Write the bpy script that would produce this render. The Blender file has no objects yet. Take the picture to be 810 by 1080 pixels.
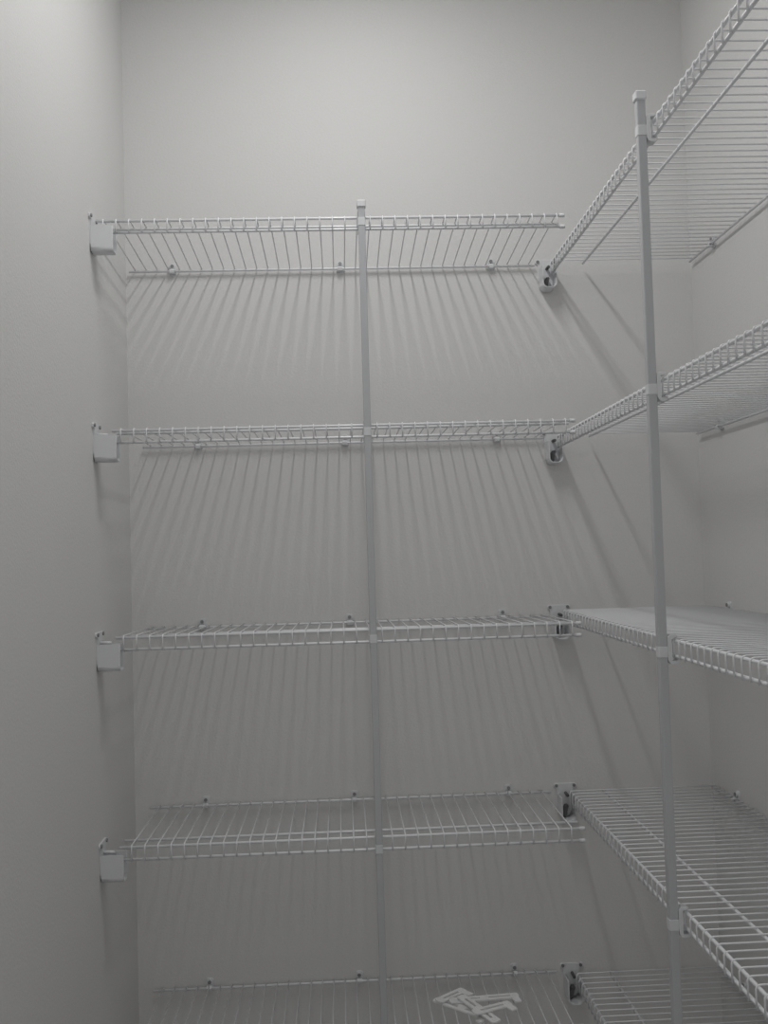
import bpy, bmesh, math, random
import numpy as np
from mathutils import Vector, Matrix
random.seed(4)
scene=bpy.context.scene
C=scene.collection
try:
    scene.view_settings.view_transform='Standard'
except Exception: pass
S=.4064
ZS=[2.24-S*k for k in range(5)]
W=1.327; RX=.988; L=.954; CEIL=3.05; FRONT=-2.32

# ---------------------------------------------------------------- materials
def mat(name,col,rough=.5,bump=0,bscale=200,spec=.5,var=0,metal=0,bdist=.002):
    m=bpy.data.materials.new(name); m.use_nodes=True
    nt=m.node_tree; b=nt.nodes['Principled BSDF']
    b.inputs['Roughness'].default_value=rough
    b.inputs['Metallic'].default_value=metal
    b.inputs['Specular IOR Level'].default_value=spec
    tc=nt.nodes.new('ShaderNodeTexCoord')
    n=nt.nodes.new('ShaderNodeTexNoise'); n.inputs['Scale'].default_value=bscale; n.inputs['Detail'].default_value=3
    nt.links.new(tc.outputs['Object'],n.inputs['Vector'])
    r=nt.nodes.new('ShaderNodeMix'); r.data_type='RGBA'
    r.inputs[6].default_value=(*[c*(1-var) for c in col],1); r.inputs[7].default_value=(*[min(1,c*(1+var)) for c in col],1)
    nt.links.new(n.outputs['Fac'],r.inputs[0]); nt.links.new(r.outputs[2],b.inputs['Base Color'])
    if bump:
        bp=nt.nodes.new('ShaderNodeBump'); bp.inputs['Strength'].default_value=bump; bp.inputs['Distance'].default_value=bdist
        nt.links.new(n.outputs['Fac'],bp.inputs['Height']); nt.links.new(bp.outputs['Normal'],b.inputs['Normal'])
    return m
M_wall=mat('wall_paint',(.720,.717,.708),.8,.22,190,.2,.03,0,.002)
M_ceil=mat('ceiling_paint',(.75,.75,.745),.9,.2,120,.2,.02)
M_floor=mat('floor_vinyl',(.32,.315,.31),.5,.1,30,.3,.15)
M_wire=mat('white_vinyl_wire',(.83,.84,.86),.28,0,50,.6,.02)
M_plast=mat('white_plastic',(.72,.73,.745),.45,0,50,.4,.02)
M_loose=mat('bright_white_plastic',(.92,.92,.92),.4,0,50,.5,.01)
M_pole=mat('white_painted_steel',(.51,.52,.535),.3,0,40,.5,.02)
M_screw=mat('screw_metal',(.30,.30,.31),.4,0,300,.5,.05,.7)
M_dark=mat('dark_insert',(.13,.13,.135),.5,0,200,.4,.1,.3)  # dark tone for the pieces inside the corner bracket cups

# ---------------------------------------------------------------- mesh helpers
def tube(bm,pts,r,n=6,cap=True,up=None):
    pts=[Vector(p) for p in pts]; rings=[]
    t0=(pts[1]-pts[0]).normalized()
    a=up or (Vector((0,0,1)) if abs(t0.z)<.9 else Vector((1,0,0)))
    side=t0.cross(a).normalized()
    for i,p in enumerate(pts):
        if i==0: t=(pts[1]-p)
        elif i==len(pts)-1: t=(p-pts[i-1])
        else: t=(pts[i+1]-p).normalized()+(p-pts[i-1]).normalized()
        t.normalize()
        s=(side-t*side.dot(t)).normalized(); side=s
        u=t.cross(s)
        rings.append([bm.verts.new(p+(s*math.cos(2*math.pi*j/n)+u*math.sin(2*math.pi*j/n))*r) for j in range(n)])
    for A,B in zip(rings,rings[1:]):
        for j in range(n): 
            f=bm.faces.new((A[j],A[(j+1)%n],B[(j+1)%n],B[j])); f.smooth=True
    if cap:
        bm.faces.new(rings[0][::-1]); bm.faces.new(rings[-1])
def box(bm,lo,hi,bev=0,seg=2):
    r=bmesh.ops.create_cube(bm,size=1)
    vs=r['verts']
    for v in vs:
        v.co=Vector([(lo[i]+hi[i])/2+v.co[i]*(hi[i]-lo[i]) for i in range(3)])
    if bev:
        es=list({e for v in vs for e in v.link_edges})
        bmesh.ops.bevel(bm,geom=es,offset=bev,segments=seg,affect='EDGES',profile=.5)
def extr(bm,outline,axis,a,b,bev=0,seg=1):
    def P(q,t):
        o=[0,0,0]; rest=[i for i in range(3) if i!=axis]
        o[axis]=t; o[rest[0]]=q[0]; o[rest[1]]=q[1]; return o
    A=[bm.verts.new(P(q,a)) for q in outline]; B=[bm.verts.new(P(q,b)) for q in outline]
    n=len(outline); fs=[bm.faces.new(A[::-1]),bm.faces.new(B)]
    for i in range(n): fs.append(bm.faces.new((A[i],A[(i+1)%n],B[(i+1)%n],B[i])))
    if bev:
        es=list(set(fs[0].edges)|set(fs[1].edges))
        bmesh.ops.bevel(bm,geom=es,offset=bev,segments=seg,affect='EDGES')
def rrect(x0,y0,x1,y1,r,n=5):
    o=[]
    for cx,cy,a in((x1-r,y1-r,0),(x0+r,y1-r,90),(x0+r,y0+r,180),(x1-r,y0+r,270)):
        for i in range(n+1):
            t=math.radians(a+90*i/n); o.append((cx+r*math.cos(t),cy+r*math.sin(t)))
    return o
def mesh(name,bm,m):
    bmesh.ops.recalc_face_normals(bm,faces=bm.faces)
    me=bpy.data.meshes.new(name); bm.to_mesh(me); bm.free(); me.materials.append(m); return me
def obj(name,me,parent=None,mtx=None):
    o=bpy.data.objects.new(name,me); C.objects.link(o)
    if parent: o.parent=parent
    if mtx is not None: o.matrix_local=mtx
    return o
def thing(name,label,cat,group=None,mtx=None):
    e=obj(name,None,None,mtx); e.empty_display_size=.05
    e['label']=label; e['category']=cat
    if group: e['group']=group
    return e
T=Matrix.Translation
def RZ(d): return Matrix.Rotation(math.radians(d),4,'Z')

# ---------------------------------------------------------------- room
def struct(name,lo,hi,m):
    bm=bmesh.new(); box(bm,lo,hi); o=obj(name,mesh(name,bm,m)); o['kind']='structure'
    return o
t=.1
struct('wall_back',(-t,0,0),(W+t,t,CEIL),M_wall)
struct('wall_left',(-t,FRONT,0),(0,0,CEIL),M_wall)
struct('wall_right',(W,FRONT,0),(W+t,0,CEIL),M_wall)
struct('floor',(-t,FRONT-1.2,-t),(W+t,t,0),M_floor)
struct('ceiling',(-t,FRONT-t,CEIL),(W+t,t,CEIL+t),M_ceil)

# ---------------------------------------------------------------- shelves
# local frame: x along shelf length 0..len, y: 0 = back rail, -depth = front rail, z=0 front rail centre
RR=.0028; RW=.0014; LIP=.0235
def shelf_meshes(length,depth,inner,tag):
    out=[]
    bm=bmesh.new()
    n=int(length/.0254); off=(length-(n-1)*.0254)/2
    zt=RR+RW; yf=-depth-RR-RW
    for i in range(n):
        x=off+i*.0254
        pts=[(x,.004,zt),(x,yf+.006,zt),(x,yf+.0022,zt-.0012),(x,yf,zt-.005),(x,yf,-LIP-.003)]
        tube(bm,pts,RW,6,up=Vector((0,0,1)))
    out.append(('wire_grid',mesh('wire_grid_'+tag,bm,M_wire),None))
    for nm,y,z in(('front_rail',-depth,0),('lip_rail',-depth,-LIP),('inner_rail',-depth+inner,0),('back_rail',0,0)):
        bm=bmesh.new(); tube(bm,[(0,y,z),(length,y,z)],RR,10)
        out.append((nm,mesh(nm+'_'+tag,bm,M_wire),None))
    bm=bmesh.new()
    tube(bm,[(-.008,0,0),(.001,0,0),(.003,0,0)],RR+.0012,10)
    cap=mesh('end_cap_'+tag,bm,M_plast)
    for y,z in((-depth,0),(-depth,-LIP)): out.append(('end_cap',cap,T((length,y,z))))
    return out
def make_shelf(meshes,mtx,label,group):
    s=thing('wire_shelf',label,'shelf',group,mtx)
    for nm,me,lm in meshes: obj(nm,me,s,lm)
    return s
left_start=[.010,.034,.034,.034,.034]
left_end=[L-.003,L+.003,L,L-.008,L-.010]
D1=.297
labs=['white wire shelf near top of back wall, empty',
 'white wire shelf on back wall, second from top',
 'white wire shelf at eye level on back wall',
 'white wire shelf on back wall below eye level',
 'white wire shelf near floor holding loose plastic brackets']
TILT=[.015,.0,.005,.0,.0]
DZ=[0,0,-.007,-.002,0]
for k in range(5):
    ms=shelf_meshes(left_end[k]-left_start[k],D1,.045,'short%d'%k)
    make_shelf(ms,T((left_start[k],-.010,ZS[k]+DZ[k]))@Matrix.Rotation(-TILT[k]/D1,4,'X'),labs[k],'wire shelves on the back wall')
RL=1.45; D2=W-.010-RX
msr=shelf_meshes(RL,D2,.075,'long')
labr=['long white wire shelf high on side wall','long white wire shelf on side wall, second from top',
 'long white wire shelf at eye level on side wall','long white wire shelf on side wall below eye level',
 'long white wire shelf on side wall near floor']
RDZ=[0,0,.003,0,0]
for k in range(5):
    m=T((W-.010,-.022,ZS[k]+RDZ[k]))@Matrix.Rotation(math.radians(-90),4,'Z')
    make_shelf(msr,m,labr[k],'long wire shelves on the side wall')

# ---------------------------------------------------------------- end brackets
# local: wall plane x=0, sticks out +x, shelf front toward -y, z=0 front rail height, y=0 front rail
def bracket_meshes(m_in,small):
    bm=bmesh.new()
    extr(bm,[(-.024,.015),(-.027,.012),(-.027,.007),(-.020,.003),(-.018,-.046),(-.010,-.058),(.008,-.058),(.014,-.046),(.016,.003),(.026,.007),(.026,.012),(.023,.015)],0,.0,.004,.0008)
    plate=mesh('plate',bm,M_plast)
    bm=bmesh.new()
    yo,yi,zb,zt=-.019,.015,-.062,-.009; w=.003
    def U(a,b,c,d,r,n=5):   # U outline, open top
        o=[(a,d)]
        o+=[(a+r-r*math.cos(math.pi/2*i/n),c+r-r*math.sin(math.pi/2*i/n)) for i in range(n+1)]
        o+=[(b-r+r*math.sin(math.pi/2*i/n),c+r-r*math.cos(math.pi/2*i/n)) for i in range(n+1)]
        return o+[(b,d)]
    R1=.012 if small else .009
    prof=U(yo,yi,zb,zt,R1)+U(yo+w,yi-w,zb+w,zt,R1-.003)[::-1]
    n=len(prof)//2; N=len(prof)
    A=[bm.verts.new((.003,y,z)) for y,z in prof]; B=[bm.verts.new((.046,y,z)) for y,z in prof]
    for i in range(N): bm.faces.new((A[i],A[(i+1)%N],B[(i+1)%N],B[i]))
    for i in range(n-1):
        bm.faces.new((B[i],B[i+1],B[N-2-i],B[N-1-i])); bm.faces.new((A[i],A[i+1],A[N-2-i],A[N-1-i]))
    bmesh.ops.recalc_face_normals(bm,faces=bm.faces)
    es=[e for e in bm.edges if all(abs(v.co.x-.046)<1e-6 for v in e.verts) and len(e.link_faces)==2 and abs(e.calc_face_angle(0))>.8]
    bmesh.ops.bevel(bm,geom=es,offset=.0013,segments=2,affect='EDGES')
    for f in bm.faces: f.smooth=len(f.verts)==4 and abs(f.normal.x)<.1 and f.calc_area()<2.5e-4
    cup=mesh('cradle',bm,M_plast)
    bm=bmesh.new()
    if small: # slim bent insert standing in the cup, much darker than its plastic
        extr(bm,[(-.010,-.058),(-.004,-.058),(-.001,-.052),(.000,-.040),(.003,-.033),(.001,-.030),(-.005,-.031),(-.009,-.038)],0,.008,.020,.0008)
    else:
        extr(bm,[(-.0155,-.050),(-.009,-.0585),(.005,-.0585),(.0115,-.050),(.0115,-.036),(.006,-.031),(-.010,-.031),(-.0155,-.036)],0,.006,.024,.001)
    rib=mesh('cradle_insert',bm,m_in)
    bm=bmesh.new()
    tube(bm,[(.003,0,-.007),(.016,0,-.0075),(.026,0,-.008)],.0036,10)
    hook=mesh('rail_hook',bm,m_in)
    bm=bmesh.new()
    tube(bm,[(.003,0,0),(.0058,0,0),(.0068,0,0)],.0036,10)
    screw=mesh('screw',bm,M_screw)
    return [('plate',plate,None),('cradle',cup,None),('cradle_insert',rib,None),('rail_hook',hook,None),('screw',screw,T((0,-.021,.0100))),('screw',screw,T((0,.020,.0100)))]
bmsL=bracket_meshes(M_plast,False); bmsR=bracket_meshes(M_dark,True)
def make_bracket(bms,mtx,label,group):
    b=thing('shelf_bracket',label,'bracket',group,mtx)
    for nm,me,lm in bms: obj(nm,me,b,lm)
for k in range(5):
    make_bracket(bmsL,T((0,-.010-D1,ZS[k]+TILT[k]*.7+DZ[k])),'white plastic end bracket screwed to narrow side wall','bracket row on the side wall')
    make_bracket(bmsR,T((RX-.007,0,ZS[k]+RDZ[k]))@RZ(-90),'white plastic end bracket with dark insert at shelf corner','bracket row on the back wall')

# ---------------------------------------------------------------- wall clips
def clip_meshes():
    bm=bmesh.new()
    extr(bm,rrect(-.0085,-.007,.0085,.019,.005),1,-.004,0,.0006)
    back=mesh('clip_body',bm,M_plast)
    bm=bmesh.new()
    pts=[(-.003,.004),(-.010,.0056),(-.0155,.001),(-.0145,-.0045),(-.009,-.0062),(-.003,-.004)]
    inn=[(y*.82-.0018,z*.45) for y,z in pts][::-1]
    extr(bm,pts+inn,0,-.0055,.0055)
    hook=mesh('rail_hook',bm,M_plast)
    bm=bmesh.new()
    tube(bm,[(0,-.003,.012),(0,-.008,.012)],.0062,12)
    boss=mesh('anchor_boss',bm,M_plast)
    bm=bmesh.new()
    tube(bm,[(0,-.0078,.012),(0,-.0095,.012),(0,-.0100,.012)],.0040,10)
    return [('clip_body',back),('rail_hook',hook),('anchor_boss',boss),('screw',mesh('clip_screw',bm,M_screw))]
cms=clip_meshes()
def make_clip(mtx,label,group):
    b=thing('wall_clip',label,'clip',group,mtx)
    for nm,me in cms: obj(nm,me,b)
for k in range(5):
    for x in((.108 if k==0 else .1595),.4955,.8487):
        make_clip(T((x,0,ZS[k]+DZ[k])),'small white plastic clip holding shelf to back wall','wall clips along the back wall')
    for y in(-.15,-.62):
        make_clip(T((W,y,ZS[k]+RDZ[k]))@RZ(-90),'small white plastic clip holding shelf to side wall','wall clips along the side wall')

# ---------------------------------------------------------------- poles
def pole(x,y,top,ang,label):
    p=thing('support_pole',label,'pole','shelf support poles',T((x,y,0))@RZ(ang))
    h=.0069
    bm=bmesh.new(); extr(bm,rrect(-h,-h,h,h,.0016,3),2,.004,top-.01)
    obj('tube',mesh('pole_tube',bm,M_pole),p)
    bm=bmesh.new(); extr(bm,rrect(-.0092,-.0092,.0092,.0092,.003,4),2,top-.015,top,.002)
    obj('pole_cap',mesh('pole_cap',bm,M_plast),p)
    bm=bmesh.new(); extr(bm,rrect(-.0125,-.0125,.0125,.0125,.005,4),2,0,.018,.002)
    obj('pole_foot',mesh('pole_foot',bm,M_plast),p)
    bm=bmesh.new()
    extr(bm,[(.0070,-.028),(.0095,-.033),(.0125,-.035),(.020,-.035),(.0235,-.032),(.0235,-.0275),(.0215,-.0270),(.0205,-.0300),(.0125,-.0300),(.0125,.0055),(.020,.0060),(.0225,.0075),(.0220,.0095),(.0190,.0105),(.0115,.0105),(.0070,.007)],0,-.0078,.0078,.0006)
    cl=mesh('pole_clip',bm,M_plast)
    bm=bmesh.new()
    extr(bm,rrect(-.0076,-.0076,.0076,.0076,.0022,4),2,-.024,-.008,.0003)
    st=mesh('clip_strap',bm,M_plast)
    for k in range(5):
        c=obj('pole_clip',cl,p,T((0,0,ZS[k]+(TILT[k]+DZ[k] if ang==0 else RDZ[k]))))
        obj('clip_strap',st,c)
pole(.539,-.010-D1-.021,2.282,0,'white steel support pole in front of back-wall shelves')
pole(RX-.021,-.769,2.287,-90,'white steel support pole in front of side-wall shelves')

# ---------------------------------------------------------------- loose hardware on bottom shelf
def strip_mesh(nm,ln,w,slots,foot):
    """flat moulded strip with real slots and an L-shaped foot, one connected mesh"""
    bm=bmesh.new()
    m=.018; xs=[-ln/2]; sl=(ln-m*(slots+1))/slots
    for i in range(slots): xs+= [xs[-1]+m]; xs+=[xs[-1]+sl]
    xs.append(ln/2); ys=[-w/2,-w*.14,w*.14,w/2]
    V={}
    def v(i,j):
        if (i,j) not in V:
            dx=0
            if i==0 and j in(0,3): dx=.003
            if i==len(xs)-1 and j in(0,3): dx=-.002
            V[i,j]=bm.verts.new((xs[i]+dx,ys[j],0))
        return V[i,j]
    for i in range(len(xs)-1):
        for j in range(3):
            if j==1 and i%2==1: continue
            bm.faces.new((v(i,j),v(i+1,j),v(i+1,j+1),v(i,j+1)))
    n=len(xs)
    if foot:
        a=bm.verts.new((xs[-1]-.001,-w/2-.018,0)); b=bm.verts.new((xs[-2]+.003,-w/2-.018,0))
        bm.faces.new((v(n-2,0),b,a,v(n-1,0)))
    r=bmesh.ops.extrude_face_region(bm,geom=bm.faces[:])
    for e in r['geom']:
        if isinstance(e,bmesh.types.BMVert): e.co.z+=.0030
    return mesh(nm,bm,M_loose)
bm=bmesh.new(); tube(bm,[(0,0,.0027),(0,0,.0042)],.0055,14); boss2=mesh('round_boss',bm,M_loose)
zt=ZS[4]+RR+2*RW+.0004
data=[(.706,-.180,0,.140,.022,-42,2,1),(.758,-.150,.0046,.150,.022,4,2,1),(.738,-.205,.0092,.135,.021,-64,2,0),(.690,-.130,.0046,.080,.022,38,1,1),(.765,-.215,.0138,.090,.022,22,1,1)]
for i,(x,y,dz,ln,w,a,sn,ft) in enumerate(data):
    e=thing('loose_bracket','loose white plastic shelf clip in pile on bottom wire shelf','bracket','loose plastic brackets on the bottom shelf',T((x,y,zt+dz))@RZ(a))
    obj('bracket_strip',strip_mesh('bracket_strip',ln,w,sn,ft),e)
    obj('round_boss',boss2,e,T((ln/2-.009,0,0)))

# ---------------------------------------------------------------- light: slim ceiling tube running towards the back wall
ld=bpy.data.lights.new('ceiling_lamp','AREA'); ld.shape='RECTANGLE'; ld.size=.085; ld.size_y=.70; ld.energy=7.2; ld.color=(1,.994,.987)
lo=bpy.data.objects.new('ceiling_lamp',ld); C.objects.link(lo); lo.location=(.53,-.78,3.0)
w=bpy.data.worlds.new('world'); scene.world=w; w.use_nodes=True
w.node_tree.nodes['Background'].inputs[0].default_value=(.503,.5,.498,1); w.node_tree.nodes['Background'].inputs[1].default_value=.92

# ---------------------------------------------------------------- camera
yaw,pit,rol=.0445,.0417,-.0288; f=1022.58
F=Vector((math.sin(yaw)*math.cos(pit),math.cos(yaw)*math.cos(pit),math.sin(pit)))
R0=Vector((math.cos(yaw),-math.sin(yaw),0)); U0=R0.cross(F)
R=R0*math.cos(rol)+U0*math.sin(rol); U=R.cross(F)
cd=bpy.data.cameras.new('camera'); cd.sensor_fit='VERTICAL'; cd.sensor_height=24; cd.lens=24*f/1080; cd.clip_start=.02
co=bpy.data.objects.new('camera',cd); C.objects.link(co)
mm=Matrix((R,U,-F)).transposed().to_4x4(); mm.translation=Vector((.482,-2.2406,1.578)); co.matrix_world=mm
scene.camera=co
